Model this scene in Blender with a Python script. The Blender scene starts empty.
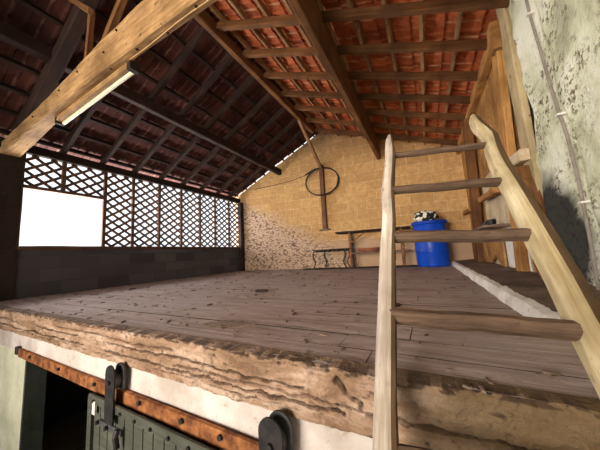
import bpy, bmesh, math, random
from mathutils import Vector, Matrix, noise
random.seed(7)
S = bpy.context.scene
COL = S.collection
R = math.radians

# ------------------------------------------------------------------ camera
cam = bpy.data.objects.new('camera', bpy.data.cameras.new('camera'))
COL.objects.link(cam)
a, b, c = R(27.0), R(6.87), R(-3.15)
fwd = Vector((-math.sin(a) * math.cos(b), math.cos(a) * math.cos(b), math.sin(b)))
r0 = Vector((math.cos(a), math.sin(a), 0)); u0 = r0.cross(fwd)
rr = math.cos(c) * r0 + math.sin(c) * u0
uu = -math.sin(c) * r0 + math.cos(c) * u0
M = Matrix((rr, uu, -fwd)).transposed().to_4x4()
M.translation = Vector((0, 0, .40))
cam.matrix_world = M
cam.data.sensor_width = 36.0
cam.data.lens = 245.0 / 600 * 36
cam.data.clip_start = .01
S.camera = cam

# ------------------------------------------------------------------ light
w = bpy.data.worlds.new('sky'); S.world = w; w.use_nodes = True
bg = w.node_tree.nodes['Background']
bg.inputs[0].default_value = (0.84, 0.92, 1.0, 1)
bg.inputs[1].default_value = 1.0

def area(name, loc, target, sx, sy, power, col):
    l = bpy.data.lights.new(name, 'AREA'); l.shape = 'RECTANGLE'
    l.size = sx; l.size_y = sy; l.energy = power; l.color = col
    o = bpy.data.objects.new(name, l); COL.objects.link(o); o.location = loc
    o.rotation_euler = (Vector(target) - Vector(loc)).to_track_quat('-Z', 'Y').to_euler()
    return o
# daylight pouring in through the open barn front behind the viewer, and through the lattice side
area('daylight_barn_front', (-2.2, -4.0, 1.0), (-.9, 6, 1.0), 2.4, 1.8, 78, (1.0, .88, .73)).data.spread = R(76)
area('daylight_lattice_side', (-5.75, 3.5, .95), (-1.6, 3.9, 3.3), 4.6, 1.3, 330, (1.0, .95, .93))
sun = bpy.data.lights.new('sun', 'SUN'); sun.energy = 14; sun.angle = R(1.0); sun.color = (1, .95, .86)
so_ = bpy.data.objects.new('sun', sun); COL.objects.link(so_)
so_.rotation_euler = Vector((-.10, .45, -.88)).to_track_quat('-Z', 'Y').to_euler()

S.view_settings.view_transform = 'Standard'
S.view_settings.look = 'None'
S.view_settings.exposure = 0.6
S.view_settings.gamma = 1.0
S.view_settings.use_curve_mapping = False

# ------------------------------------------------------------------ materials
class NT:
    def __init__(s, name, rough=.8, metal=0):
        s.m = bpy.data.materials.new(name); s.m.use_nodes = True
        s.t = s.m.node_tree; s.n = s.t.nodes; s.b = s.n['Principled BSDF']
        s.b.inputs['Roughness'].default_value = rough
        s.b.inputs['Metallic'].default_value = metal
        s.b.inputs['Specular IOR Level'].default_value = .25
    def link(s, a, b): s.t.links.new(a, b)
    def coord(s, scale=(1, 1, 1), rot=(0, 0, 0)):
        tc = s.n.new('ShaderNodeTexCoord'); mp = s.n.new('ShaderNodeMapping')
        mp.inputs['Scale'].default_value = scale; mp.inputs['Rotation'].default_value = rot
        s.link(tc.outputs['Object'], mp.inputs[0]); return mp.outputs[0]
    def noise(s, v, scale, detail=5, rough=.6, dist=0):
        n = s.n.new('ShaderNodeTexNoise'); n.inputs['Scale'].default_value = scale
        n.inputs['Detail'].default_value = detail; n.inputs['Roughness'].default_value = rough
        n.inputs['Distortion'].default_value = dist
        s.link(v, n.inputs['Vector']); return n.outputs['Fac']
    def ramp(s, f, stops, interp='LINEAR'):
        r = s.n.new('ShaderNodeValToRGB'); r.color_ramp.interpolation = interp
        e = r.color_ramp.elements
        while len(e) < len(stops): e.new(.5)
        for i, (p, c) in enumerate(stops):
            e[i].position = p; e[i].color = (*c, 1) if len(c) == 3 else c
        s.link(f, r.inputs[0]); return r.outputs[0]
    def mix(s, f, a, b, mode='MIX'):
        m = s.n.new('ShaderNodeMix'); m.data_type = 'RGBA'; m.blend_type = mode
        for k, v in ((0, f), (6, a), (7, b)):
            if hasattr(v, 'links'): s.link(v, m.inputs[k])
            else: m.inputs[k].default_value = v if k == 0 else (*v, 1)
        return m.outputs[2]
    def math(s, op, a, b=0.0, clamp=False):
        m = s.n.new('ShaderNodeMath'); m.operation = op; m.use_clamp = clamp
        for k, v in ((0, a), (1, b)):
            if hasattr(v, 'links'): s.link(v, m.inputs[k])
            else: m.inputs[k].default_value = v
        return m.outputs[0]
    def sep(s, v):
        x = s.n.new('ShaderNodeSeparateXYZ'); s.link(v, x.inputs[0]); return x.outputs
    def rand(s): return s.n.new('ShaderNodeObjectInfo').outputs['Random']
    def col(s, c):
        if hasattr(c, 'links'): s.link(c, s.b.inputs['Base Color'])
        else: s.b.inputs['Base Color'].default_value = (*c, 1)
    def bump(s, h, strength=.5, dist=.01):
        bn = s.n.new('ShaderNodeBump'); bn.inputs['Strength'].default_value = strength
        bn.inputs['Distance'].default_value = dist
        s.link(h, bn.inputs['Height']); s.link(bn.outputs[0], s.b.inputs['Normal'])

def wood(name, dark, light, rough=.8, gs=1.0, spots=(.03, .02, .012), spot_amt=.6, var=.25, bump=.5):
    t = NT(name, rough)
    v = t.coord((1.2 * gs, 16 * gs, 16 * gs))
    g = t.noise(v, 2.2, 6, .65, .6)
    base = t.ramp(g, [(.3, dark), (.7, light)])
    v2 = t.coord((1, 1, 1))
    big = t.noise(v2, 2.3, 4, .6)
    base = t.mix(t.ramp(big, [(.4, (0, 0, 0)), (.75, (1, 1, 1))]), base, tuple(x * .62 for x in dark))
    sp = t.noise(t.coord((5, 9, 9)), 3.1, 3, .5)
    base = t.mix(t.math('MULTIPLY', t.ramp(sp, [(.66, (0, 0, 0)), (.74, (1, 1, 1))]), spot_amt), base, spots)
    br = t.math('ADD', t.math('MULTIPLY', t.rand(), var * 2), 1 - var)
    hv = t.n.new('ShaderNodeHueSaturation'); t.link(br, hv.inputs['Value']); t.link(base, hv.inputs['Color'])
    t.col(hv.outputs[0]); t.bump(g, bump, .006)
    return t.m

W_TIE = wood('warm_old_beam', (.22, .115, .045), (.62, .39, .18), spot_amt=.8, var=.04, bump=.9)
W_RAFT = wood('rafter_brown', (.085, .036, .013), (.21, .09, .03), var=.2)
W_RAFTL = wood('rafter_dark', (.022, .011, .008), (.055, .027, .018), var=.15)  # darker rafter copy, the left slope's shade put into its colour
W_PURL = wood('purlin_brown', (.13, .055, .02), (.30, .14, .05), var=.1)
W_BATT = wood('batten_brown', (.24, .13, .06), (.42, .25, .12), var=.2)
W_DARK = wood('dark_timber', (.018, .011, .009), (.045, .027, .02), var=.1)
W_LATT = wood('lattice_wood', (.08, .045, .03), (.17, .09, .055), var=.1)
W_OR = wood('orange_brown_board', (.26, .12, .035), (.60, .32, .11), var=.18)
W_PALEBD = wood('pale_board', (.60, .44, .26), (.88, .76, .56), var=.08, spot_amt=.25)
W_GREY = wood('weathered_board', (.14, .09, .065), (.30, .20, .15), var=.12)
W_RUNG = wood('rung_wood', (.05, .03, .02), (.24, .15, .10), gs=1.4, var=.12, bump=1)
W_POLE = wood('debarked_pole', (.40, .29, .14), (.80, .70, .46), gs=1.1, var=.04, spot_amt=.5, spots=(.2, .11, .05), bump=1)
W_POLEG = wood('greyed_debarked_pole', (.40, .31, .24), (.90, .82, .72), gs=1.1, var=.04, spot_amt=.6, spots=(.16, .09, .05), bump=1)
W_BARK = wood('bark_side', (.075, .042, .02), (.19, .11, .055), gs=.8, var=.05, bump=1)

def flat(name, c, rough=.6, metal=0, nz=.0, c2=None, scale=20):
    t = NT(name, rough, metal)
    if c2:
        f = t.noise(t.coord(), scale, 5, .65)
        t.col(t.ramp(f, [(.38, c), (.66, c2)])); t.bump(f, .4, .004)
    else: t.col(c)
    return t.m
RUST = flat('rusty_iron', (.12, .04, .018), .8, .2, c2=(.42, .17, .06), scale=14)
IRON = flat('dark_iron', (.02, .02, .022), .55, .5, c2=(.05, .045, .045))
NAIL = flat('nail_iron', (.015, .012, .012), .7, .3)
GREYM = flat('dull_grey_iron', (.05, .055, .06), .6, .4, c2=(.12, .12, .12), scale=9)
BLUE = flat('blue_plastic', (.004, .05, .42), .35, c2=(.006, .075, .55), scale=3)
BLUED = flat('blue_plastic_lid', (.004, .045, .36), .4)
HOSE = flat('black_hose', (.02, .018, .016), .5)
CREAM = flat('cream_diffuser', (.80, .72, .52), .4)
CABLE = flat('grey_cable', (.20, .17, .14), .6, c2=(.32, .28, .24), scale=12)
CABLEB = flat('brown_cable', (.45, .28, .13), .6)
WHITE = flat('white_paint', (.72, .70, .66), .7, c2=(.85, .84, .8), scale=8)
PAN = flat('copper_basin', (.42, .15, .08), .45, .3, c2=(.6, .27, .16), scale=6)
STRAW = flat('straw', (.45, .33, .16), .8)
BLACKP = flat('black_pot', (.012, .012, .014), .4)

def m_tiles(name, d, l, joint_col=(.62, .38, .22)):
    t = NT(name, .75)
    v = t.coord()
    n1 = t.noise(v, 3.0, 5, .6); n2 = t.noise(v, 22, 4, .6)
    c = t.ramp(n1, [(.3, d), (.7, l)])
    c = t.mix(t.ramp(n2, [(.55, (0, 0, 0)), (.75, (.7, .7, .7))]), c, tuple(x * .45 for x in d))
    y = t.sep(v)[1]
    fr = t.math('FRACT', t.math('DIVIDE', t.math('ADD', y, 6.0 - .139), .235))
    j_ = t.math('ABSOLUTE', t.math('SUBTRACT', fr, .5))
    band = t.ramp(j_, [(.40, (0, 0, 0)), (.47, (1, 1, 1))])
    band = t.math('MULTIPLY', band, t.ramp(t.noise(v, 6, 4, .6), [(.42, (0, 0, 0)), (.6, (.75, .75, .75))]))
    c = t.mix(band, c, joint_col)  # noisy pale streaks along the tile joints
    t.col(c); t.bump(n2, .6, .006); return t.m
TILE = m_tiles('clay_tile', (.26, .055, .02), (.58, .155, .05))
TILEL = m_tiles('clay_tile_shaded', (.05, .016, .014), (.125, .04, .028), (.24, .13, .10))  # darker copy of the tile with the left slope's shade in its colour

def m_blockwall():
    t = NT('tan_block_wall', .9)
    v = t.coord()
    x = t.sep(v)
    cb = t.n.new('ShaderNodeCombineXYZ'); 
    wob = t.noise(v, 1.2, 2, .5)
    t.link(x[0], cb.inputs[0]); t.link(t.math('ADD', x[2], t.math('MULTIPLY', wob, .05)), cb.inputs[1])
    br = t.n.new('ShaderNodeTexBrick'); t.link(cb.outputs[0], br.inputs[0])
    br.inputs['Scale'].default_value = 1; br.inputs['Brick Width'].default_value = .52
    br.inputs['Row Height'].default_value = .25; br.inputs['Mortar Size'].default_value = .009
    br.inputs['Mortar Smooth'].default_value = .4
    br.inputs['Color1'].default_value = (.56, .33, .135, 1); br.inputs['Color2'].default_value = (.72, .45, .19, 1)
    br.inputs['Mortar'].default_value = (.86, .62, .34, 1)
    n = t.noise(v, 9, 6, .7)
    c = t.mix(t.ramp(n, [(.35, (0, 0, 0)), (.75, (.8, .8, .8))]), br.outputs['Color'], (.33, .175, .07))
    # rough rubble patch low on the left
    m1 = t.math('ADD', t.math('MULTIPLY', x[0], -.42), t.math('MULTIPLY', x[2], -.75))
    m1 = t.math('ADD', m1, t.math('MULTIPLY', t.noise(v, 1.6, 4, .6), .7))
    mask = t.ramp(t.math('ADD', m1, 1.80), [(.36, (0, 0, 0)), (.72, (1, 1, 1))])
    vo = t.n.new('ShaderNodeTexVoronoi'); vo.inputs['Scale'].default_value = 15; t.link(t.coord((1, 1, 1.9)), vo.inputs['Vector'])
    n3 = t.noise(v, 26, 4, .7)
    rub = t.ramp(t.math('ADD', t.math('MULTIPLY', vo.outputs['Distance'], .6), t.math('MULTIPLY', n3, .6)),
                 [(.40, (.68, .50, .36)), (.62, (.56, .39, .27)), (.76, (.20, .125, .09))])
    c = t.mix(mask, c, rub)
    # darker patches towards the apex
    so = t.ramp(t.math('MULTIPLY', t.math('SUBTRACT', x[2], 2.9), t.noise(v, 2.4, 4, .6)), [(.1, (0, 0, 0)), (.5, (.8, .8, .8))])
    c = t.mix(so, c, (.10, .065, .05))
    # pinkish render band near the floor
    pk = t.ramp(t.math('ADD', x[2], t.math('MULTIPLY', t.noise(v, 3, 3, .5), .5)), [(.9, (1, 1, 1)), (1.25, (0, 0, 0))])
    pk = t.math('MULTIPLY', pk, t.math('SUBTRACT', 1.0, mask))
    c = t.mix(t.math('MULTIPLY', pk, .75), c, (.52, .36, .26))
    t.col(c)
    h = t.math('ADD', t.math('MULTIPLY', br.outputs['Fac'], -.5), t.math('MULTIPLY', n, .6))
    h = t.math('ADD', h, t.math('MULTIPLY', t.math('MULTIPLY', mask, n3), 2.0))
    t.bump(h, .8, .02); return t.m
BLOCK = m_blockwall()

def m_cinder():
    t = NT('grey_block_wall', .95); v = t.coord(); x = t.sep(v)
    cb = t.n.new('ShaderNodeCombineXYZ'); t.link(x[1], cb.inputs[0]); t.link(x[2], cb.inputs[1])
    br = t.n.new('ShaderNodeTexBrick'); t.link(cb.outputs[0], br.inputs[0])
    br.inputs['Scale'].default_value = 1; br.inputs['Brick Width'].default_value = .5
    br.inputs['Row Height'].default_value = .2; br.inputs['Mortar Size'].default_value = .008
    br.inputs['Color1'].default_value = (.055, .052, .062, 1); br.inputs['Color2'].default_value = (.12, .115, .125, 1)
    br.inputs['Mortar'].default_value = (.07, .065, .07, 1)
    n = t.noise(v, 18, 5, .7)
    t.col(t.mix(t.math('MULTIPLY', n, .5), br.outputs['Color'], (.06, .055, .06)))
    t.bump(t.math('ADD', n, t.math('MULTIPLY', br.outputs['Fac'], -1.0)), .6, .01); return t.m
CINDER = m_cinder()

def m_whitewash():
    t = NT('whitewashed_rubble', .9); v = t.coord()
    n1 = t.noise(v, 2.2, 6, .65, .4); n2 = t.noise(v, 24, 5, .75)
    c = t.ramp(n1, [(.34, (.46, .47, .32)), (.48, (.70, .72, .52)), (.62, (.88, .89, .74))])
    pm = t.noise(v, 3.0, 3, .5)
    pits = t.math('MULTIPLY', t.ramp(n2, [(.52, (0, 0, 0)), (.58, (1, 1, 1))]), t.ramp(pm, [(.40, (0, 0, 0)), (.55, (1, 1, 1))]))
    c = t.mix(pits, c, (.17, .13, .07))
    # dark shadow patch painted into the colour of the low corner
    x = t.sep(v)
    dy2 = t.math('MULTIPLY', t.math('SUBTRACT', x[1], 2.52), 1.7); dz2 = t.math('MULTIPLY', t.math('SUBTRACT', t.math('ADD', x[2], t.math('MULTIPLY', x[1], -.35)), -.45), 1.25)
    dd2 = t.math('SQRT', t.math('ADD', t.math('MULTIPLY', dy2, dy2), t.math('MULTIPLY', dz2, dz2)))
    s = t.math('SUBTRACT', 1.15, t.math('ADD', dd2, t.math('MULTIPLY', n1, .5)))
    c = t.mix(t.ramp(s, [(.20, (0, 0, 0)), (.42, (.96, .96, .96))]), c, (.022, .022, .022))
    t.col(c)
    t.bump(t.math('ADD', t.math('MULTIPLY', n2, .5), n1), 1.0, .02); return t.m
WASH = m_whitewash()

def m_floor():
    t = NT('dusty_floorboards', .85)
    v = t.coord((.8, 10, 4)); g = t.noise(v, 2.5, 6, .7, .5)
    v2 = t.coord(); n1 = t.noise(v2, 1.1, 5, .6); n2 = t.noise(v2, 9, 5, .7)
    c = t.ramp(g, [(.30, (.18, .125, .11)), (.5, (.38, .29, .26)), (.70, (.56, .46, .43))])
    c = t.mix(t.ramp(n1, [(.42, (0, 0, 0)), (.62, (.6, .6, .6))]), c, (.44, .37, .36))
    c = t.mix(t.ramp(n2, [(.58, (0, 0, 0)), (.72, (.75, .75, .75))]), c, (.10, .07, .055))
    t.col(c); t.bump(t.math('ADD', g, n2), 1.0, .010); return t.m
FLOORM = m_floor()

def m_edge():
    t = NT('rotten_edge_beam', .9)
    v = t.coord((1, 1, 3)); n1 = t.noise(v, 2.5, 6, .65, .6); n2 = t.noise(t.coord(), 24, 5, .7)
    g = t.noise(t.coord((2, 30, 30)), 1.4, 5, .6, .4)
    c = t.ramp(n1, [(.36, (.17, .10, .06)), (.48, (.35, .225, .15)), (.62, (.55, .41, .32))])
    c = t.mix(t.ramp(g, [(.45, (0, 0, 0)), (.65, (.7, .7, .7))]), c, (.24, .15, .09))
    c = t.mix(t.ramp(n2, [(.52, (0, 0, 0)), (.68, (.75, .75, .75))]), c, (.15, .095, .06))
    x = t.sep(t.coord())
    # dirt clinging under the floor line and darker, browner wood to the right
    top = t.math('ADD', t.math('MULTIPLY', x[2], 14), t.math('MULTIPLY', n2, 1.6))
    c = t.mix(t.ramp(top, [(.65, (0, 0, 0)), (1.0, (.7, .7, .7))]), c, (.20, .14, .105))
    rt = t.math('ADD', x[0], t.math('MULTIPLY', n1, .35))
    c = t.mix(t.ramp(rt, [(.02, (0, 0, 0)), (.22, (.85, .85, .85))]), c, (.13, .085, .042))
    sp = t.noise(t.coord((3, 3, 6)), 7, 3, .6)
    c = t.mix(t.ramp(sp, [(.64, (0, 0, 0)), (.70, (.8, .8, .8))]), c, (.10, .06, .04))
    an = t.n.new('ShaderNodeAttribute'); an.attribute_name = 'dirt'
    c = t.mix(t.math('MULTIPLY', an.outputs['Fac'], .9), c, (.045, .026, .016))
    t.col(c); t.bump(t.math('ADD', n1, n2), 1.0, .015); return t.m
EDGEM = m_edge()

def m_lime(name, a_, b_, st=(.30, .22, .13)):
    t = NT(name, .9); v = t.coord(); n = t.noise(v, 3.2, 6, .65); n2 = t.noise(v, 15, 4, .7)
    c = t.ramp(n, [(.35, a_), (.65, b_)])
    c = t.mix(t.ramp(n2, [(.60, (0, 0, 0)), (.72, (.7, .7, .7))]), c, st)
    t.col(c); t.bump(t.math('ADD', n, n2), .6, .008); return t.m
LIME = m_lime('limewash_lintel', (.42, .36, .32), (.66, .60, .58))
PLAST = m_lime('cream_plaster', (.50, .50, .36), (.74, .74, .58), (.48, .40, .26))
CURBW = m_lime('curb_limewash', (.60, .56, .50), (.90, .87, .82), (.22, .15, .10))
RUBBLE = m_lime('dusty_rubble', (.10, .072, .055), (.23, .165, .13), (.03, .022, .018))
CURBD = m_lime('crumbs', (.10, .07, .05), (.20, .14, .10), (.05, .035, .028))
EARTH = m_lime('pale_dry_earth', (.36, .31, .23), (.50, .44, .35), (.24, .19, .14))
JAMB = m_lime('dark_green_jamb', (.035, .045, .04), (.06, .07, .062), (.02, .02, .02))
DOORM = wood('grey_green_door', (.05, .054, .042), (.115, .12, .095), var=.06, spot_amt=.5)

# ------------------------------------------------------------------ helpers
def props(o, label=None, cat=None, group=None, kind=None):
    if label: o['label'] = label
    if cat: o['category'] = cat
    if group: o['group'] = group
    if kind: o['kind'] = kind
    return o

class MB:
    def __init__(s): s.v = []; s.f = []; s.mi = []
    def add(s, vs, fs, mi=0):
        n = len(s.v); s.v += [tuple(p) for p in vs]
        for k, f in enumerate(fs):
            s.f.append([i + n for i in f]); s.mi.append(mi[k] if isinstance(mi, list) else mi)
    def box(s, lo, hi, mi=0, rot=None, jit=0):
        vs = [Vector((x, y, z)) for x in (lo[0], hi[0]) for y in (lo[1], hi[1]) for z in (lo[2], hi[2])]
        if jit: vs = [p + Vector([random.uniform(-jit, jit) for _ in range(3)]) for p in vs]
        if rot:
            ce = (Vector(lo) + Vector(hi)) / 2; vs = [ce + rot @ (p - ce) for p in vs]
        s.add(vs, [(0, 1, 3, 2), (4, 6, 7, 5), (0, 4, 5, 1), (2, 3, 7, 6), (0, 2, 6, 4), (1, 5, 7, 3)], mi)
    def bar(s, p0, p1, wd, ht, up=(0, 0, 1), seg=1, jit=0, ch=.12, mi=0):
        p0, p1 = Vector(p0), Vector(p1); d = (p1 - p0).normalized()
        sd = d.cross(Vector(up)).normalized(); u = sd.cross(d)
        a_, b_ = wd / 2, ht / 2; cw = min(wd, ht) * ch
        pr = [(-a_ + cw, -b_), (a_ - cw, -b_), (a_, -b_ + cw), (a_, b_ - cw), (a_ - cw, b_), (-a_ + cw, b_), (-a_, b_ - cw), (-a_, -b_ + cw)]
        vs = []
        for k in range(seg + 1):
            c0 = p0.lerp(p1, k / seg)
            for x, y in pr:
                vs.append(c0 + sd * (x + random.uniform(-jit, jit)) + u * (y + random.uniform(-jit, jit)))
        fs = [(k * 8 + i, k * 8 + (i + 1) % 8, (k + 1) * 8 + (i + 1) % 8, (k + 1) * 8 + i) for k in range(seg) for i in range(8)]
        fs += [tuple(range(7, -1, -1)), tuple(seg * 8 + i for i in range(8))]
        s.add(vs, fs, mi)
    def tube(s, pts, rad, n=10, jit=0, mi=0, closed=False, cap=True):
        pts = [Vector(p) for p in pts]; m = len(pts)
        if not isinstance(rad, (list, tuple)): rad = [rad] * m
        vs = []; ref = Vector((.13, .21, .97))
        for k, p in enumerate(pts):
            if closed: d = pts[(k + 1) % m] - pts[k - 1]
            else: d = pts[min(k + 1, m - 1)] - pts[max(k - 1, 0)]
            d.normalize(); x = d.cross(ref)
            if x.length < .05: x = d.cross(Vector((1, 0, 0)))
            x.normalize(); y = x.cross(d); ref = y
            for i in range(n):
                t = 2 * math.pi * i / n; q = rad[k] * (1 + random.uniform(-jit, jit))
                vs.append(p + x * math.cos(t) * q + y * math.sin(t) * q)
        L = m if closed else m - 1
        fs = [(k * n + i, k * n + (i + 1) % n, ((k + 1) % m) * n + (i + 1) % n, ((k + 1) % m) * n + i) for k in range(L) for i in range(n)]
        if cap and not closed: fs += [tuple(range(n - 1, -1, -1)), tuple((m - 1) * n + i for i in range(n))]
        s.add(vs, fs, mi)
    def lathe(s, prof, n=32, c=(0, 0, 0), mi=0, cap=True):
        c = Vector(c); vs = []
        for r_, z in prof:
            for i in range(n):
                t = 2 * math.pi * i / n; vs.append(c + Vector((r_ * math.cos(t), r_ * math.sin(t), z)))
        m = len(prof)
        fs = [(k * n + i, k * n + (i + 1) % n, (k + 1) * n + (i + 1) % n, (k + 1) * n + i) for k in range(m - 1) for i in range(n)]
        if cap: fs += [tuple(range(n - 1, -1, -1)), tuple((m - 1) * n + i for i in range(n))]
        s.add(vs, fs, mi)
    def prism(s, poly, axis, lo, hi, mi=0):
        # poly: list of 2D points in the plane normal to axis ('x': (y,z), 'y': (x,z))
        f = (lambda p, t: (t, p[0], p[1])) if axis == 'x' else (lambda p, t: (p[0], t, p[1])) if axis == 'y' else (lambda p, t: (p[0], p[1], t))
        n = len(poly)
        vs = [f(p, lo) for p in poly] + [f(p, hi) for p in poly]
        fs = [tuple(range(n)), tuple(range(2 * n - 1, n - 1, -1))] + [(i, i + n, (i + 1) % n + n, (i + 1) % n) for i in range(n)]
        s.add(vs, fs, mi)
    def build(s, name, mats, parent=None, smooth=False, origin=None, matrix=None):
        me = bpy.data.meshes.new(name)
        vs = s.v
        if matrix is not None:
            inv = matrix.inverted(); vs = [tuple(inv @ Vector(p)) for p in s.v]
        elif origin is not None:
            vs = [tuple(Vector(p) - Vector(origin)) for p in s.v]
        me.from_pydata(vs, [], s.f); me.update()
        for m in (mats if isinstance(mats, (list, tuple)) else [mats]): me.materials.append(m)
        me.polygons.foreach_set('material_index', s.mi)
        bm = bmesh.new(); bm.from_mesh(me); bmesh.ops.recalc_face_normals(bm, faces=bm.faces); bm.to_mesh(me); bm.free()
        if smooth:
            me.polygons.foreach_set('use_smooth', [True] * len(me.polygons))
            try: me.set_sharp_from_angle(angle=R(40))
            except Exception: pass
        o = bpy.data.objects.new(name, me); COL.objects.link(o)
        if matrix is not None: o.matrix_world = matrix
        elif origin is not None: o.location = origin
        if parent: 
            o.parent = parent
            if matrix is not None or origin is not None:
                o.matrix_parent_inverse = parent_world(parent).inverted()
        return o

def parent_world(p):
    m = p.matrix_basis.copy()
    if p.parent: m = parent_world(p.parent) @ p.matrix_parent_inverse @ m
    return m

def empty(name, loc, label, cat, group=None, rz=0):
    o = bpy.data.objects.new(name, None); COL.objects.link(o); o.location = loc; o.rotation_euler[2] = rz
    o.empty_display_size = .1
    return props(o, label, cat, group)

def frame(p0, p1, up=(0, 0, 1)):
    d = (Vector(p1) - Vector(p0)).normalized(); sd = Vector(up).cross(d).normalized(); u = d.cross(sd)
    m = Matrix((d, sd, u)).transposed().to_4x4(); m.translation = (Vector(p0) + Vector(p1)) / 2; return m

def timber(name, p0, p1, wd, ht, mat, label=None, cat=None, group=None, kind=None, up=(0, 0, 1), seg=8, jit=.003, parent=None, ch=.12):
    mb = MB(); mb.bar(p0, p1, wd, ht, up, seg, jit, ch)
    o = mb.build(name, mat, parent, matrix=frame(p0, p1, up))
    return props(o, label, cat, group, kind)

def ordn(i): return ['first', 'second', 'third', 'fourth', 'fifth', 'sixth', 'seventh', 'eighth', 'ninth', 'tenth', 'eleventh', 'twelfth', 'thirteenth', 'fourteenth', 'fifteenth', 'sixteenth', 'seventeenth', 'eighteenth', 'nineteenth', 'twentieth', 'twenty-first', 'twenty-second'][i]

# ------------------------------------------------------------------ geometry constants
ZG = -1.9                       # barn ground
XL, XR = -5.16, .90             # left and right walls
RX, RZ = -2.40, 3.80            # ridge, rafter underside plane
SLR, SLL = .34, .53
SK = .112; BWA = math.atan(SK)
def zr(x): return RZ - SLR * (x - RX) if x > RX else RZ - SLL * (RX - x)
def yb(x): return 6.00 + SK * (x - XL)          # inner face of the back wall
def ye(x): return .868 - .017 * x               # loft edge

# ------------------------------------------------------------------ shell
g = MB(); g.box((-14, -9, ZG - .1), (10, 16, ZG)); props(g.build('ground', EARTH), kind='structure')

# back wall : gable polygon, local frame so that x runs along the wall
bwM = Matrix.Rotation(BWA, 4, 'Z'); bwM.translation = Vector((XL, 6.0, 0))
Lb = (XR + .12 - XL) / math.cos(BWA)
def ub(x): return (x - XL) / math.cos(BWA)
g = MB()
top = [(ub(XL - .25), zr(XL - .25) + .085), (ub(-3.9), zr(-3.9) + .085), (ub(RX), RZ + .085), (ub(-1), zr(-1) + .07), (ub(XR + .25), zr(XR + .25) + .07)]
poly = [(ub(XL - .25), ZG)] + top + [(ub(XR + .25), ZG)]
g.prism(poly, 'y', 0, .22)
o = g.build('wall_back', BLOCK); o.matrix_world = bwM; props(o, kind='structure')

# left wall: grey block base, dark pier nearest the viewer
g = MB(); g.box((XL - .2, .92, ZG), (XL, 6.02, .70)); props(g.build('wall_left', CINDER), kind='structure')
g = MB(); g.box((XL - .2, .70, -.3), (XL + .02, 1.25, 2.03)); g.box((XL - .22, -6.0, ZG), (XL, .92, 2.2))
props(g.build('wall_left', W_DARK), kind='structure')

# right wall : whitewashed rubble part, rough inner surface and ragged end
g = MB(); NY, NZ = 90, 70
y0, y1, z0, z1 = -6.0, 2.68, ZG, 3.05
vs = []
for j in range(NZ + 1):
    z = z0 + (z1 - z0) * j / NZ
    yend = y1 + (.10 * noise.noise(Vector((0, 3.3, z * 2.2)))) + .05 * noise.noise(Vector((9, 1, z * 7))) + max(0, z - 2.1) * .28
    for i in range(NY + 1):
        t = i / NY; t = 1 - (1 - t) ** 1.6
        y = y0 + (yend - y0) * t
        d = .028 * noise.noise(Vector((y * 2.1, z * 2.1, 2))) + .012 * noise.noise(Vector((y * 8, z * 8, 5)))
        vs.append((XR + d, y, z))
n = NY + 1
fs = [(j * n + i, j * n + i + 1, (j + 1) * n + i + 1, (j + 1) * n + i) for j in range(NZ) for i in range(NY)]
base = len(vs)
vs += [(XR + .3, p[1], p[2]) for p in vs[:]]
fs += [(base + j * n + i, base + (j + 1) * n + i, base + (j + 1) * n + i + 1, base + j * n + i + 1) for j in range(NZ) for i in range(NY)]
for j in range(NZ):
    for i in (0, NY):
        q = (j * n + i, (j + 1) * n + i, base + (j + 1) * n + i, base + j * n + i); fs.append(q)
for i in range(NY):
    for j in (0, NZ):
        fs.append((j * n + i, j * n + i + 1, base + j * n + i + 1, base + j * n + i))
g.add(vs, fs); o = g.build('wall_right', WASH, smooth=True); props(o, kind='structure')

# lower outer strip of the right side under the boards
g = MB(); g.box((XR, 2.6, ZG), (XR + .25, 6.75, .02)); props(g.build('wall_right', RUBBLE), kind='structure')

# loft floor : boards running along x
g = MB(); y = .0; rows = []
yy = .0
while yy < 6.2:
    wdt = random.uniform(.15, .22); rows.append((yy, yy + wdt - .006)); yy += wdt
for (ya, yc) in rows:
    xs = [XL - .05]; 
    while xs[-1] < XR - .4: xs.append(min(XR + .02, xs[-1] + random.uniform(1.6, 3.2)))
    if xs[-1] < XR: xs.append(XR + .02)
    for xa, xb in zip(xs, xs[1:]):
        dz = random.uniform(-.002, 0)
        def ly(x, y): return ye(x) + y + (SK * .5) * (x - XL) * (y / 6.0)
        P = [(xa, ly(xa, ya)), (xb - .004, ly(xb, ya)), (xb - .004, ly(xb, yc)), (xa, ly(xa, yc))]
        t1, t2 = random.uniform(-.001, .001), random.uniform(-.001, .001)
        g.add([(p[0], p[1], dz + (t1 if k < 2 else t2)) for k, p in enumerate(P)] + [(p[0], p[1], -.035) for p in P],
              [(0, 1, 2, 3), (7, 6, 5, 4), (0, 4, 5, 1), (1, 5, 6, 2), (2, 6, 7, 3), (3, 7, 4, 0)], [0, 1, 1, 1, 1, 1])
props(g.build('floor', [FLOORM, W_DARK]), kind='structure')
g = MB(); g.box((XL, .95, -.30), (XR, 6.6, -.036)); props(g.build('floor', W_DARK), kind='structure')

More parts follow.
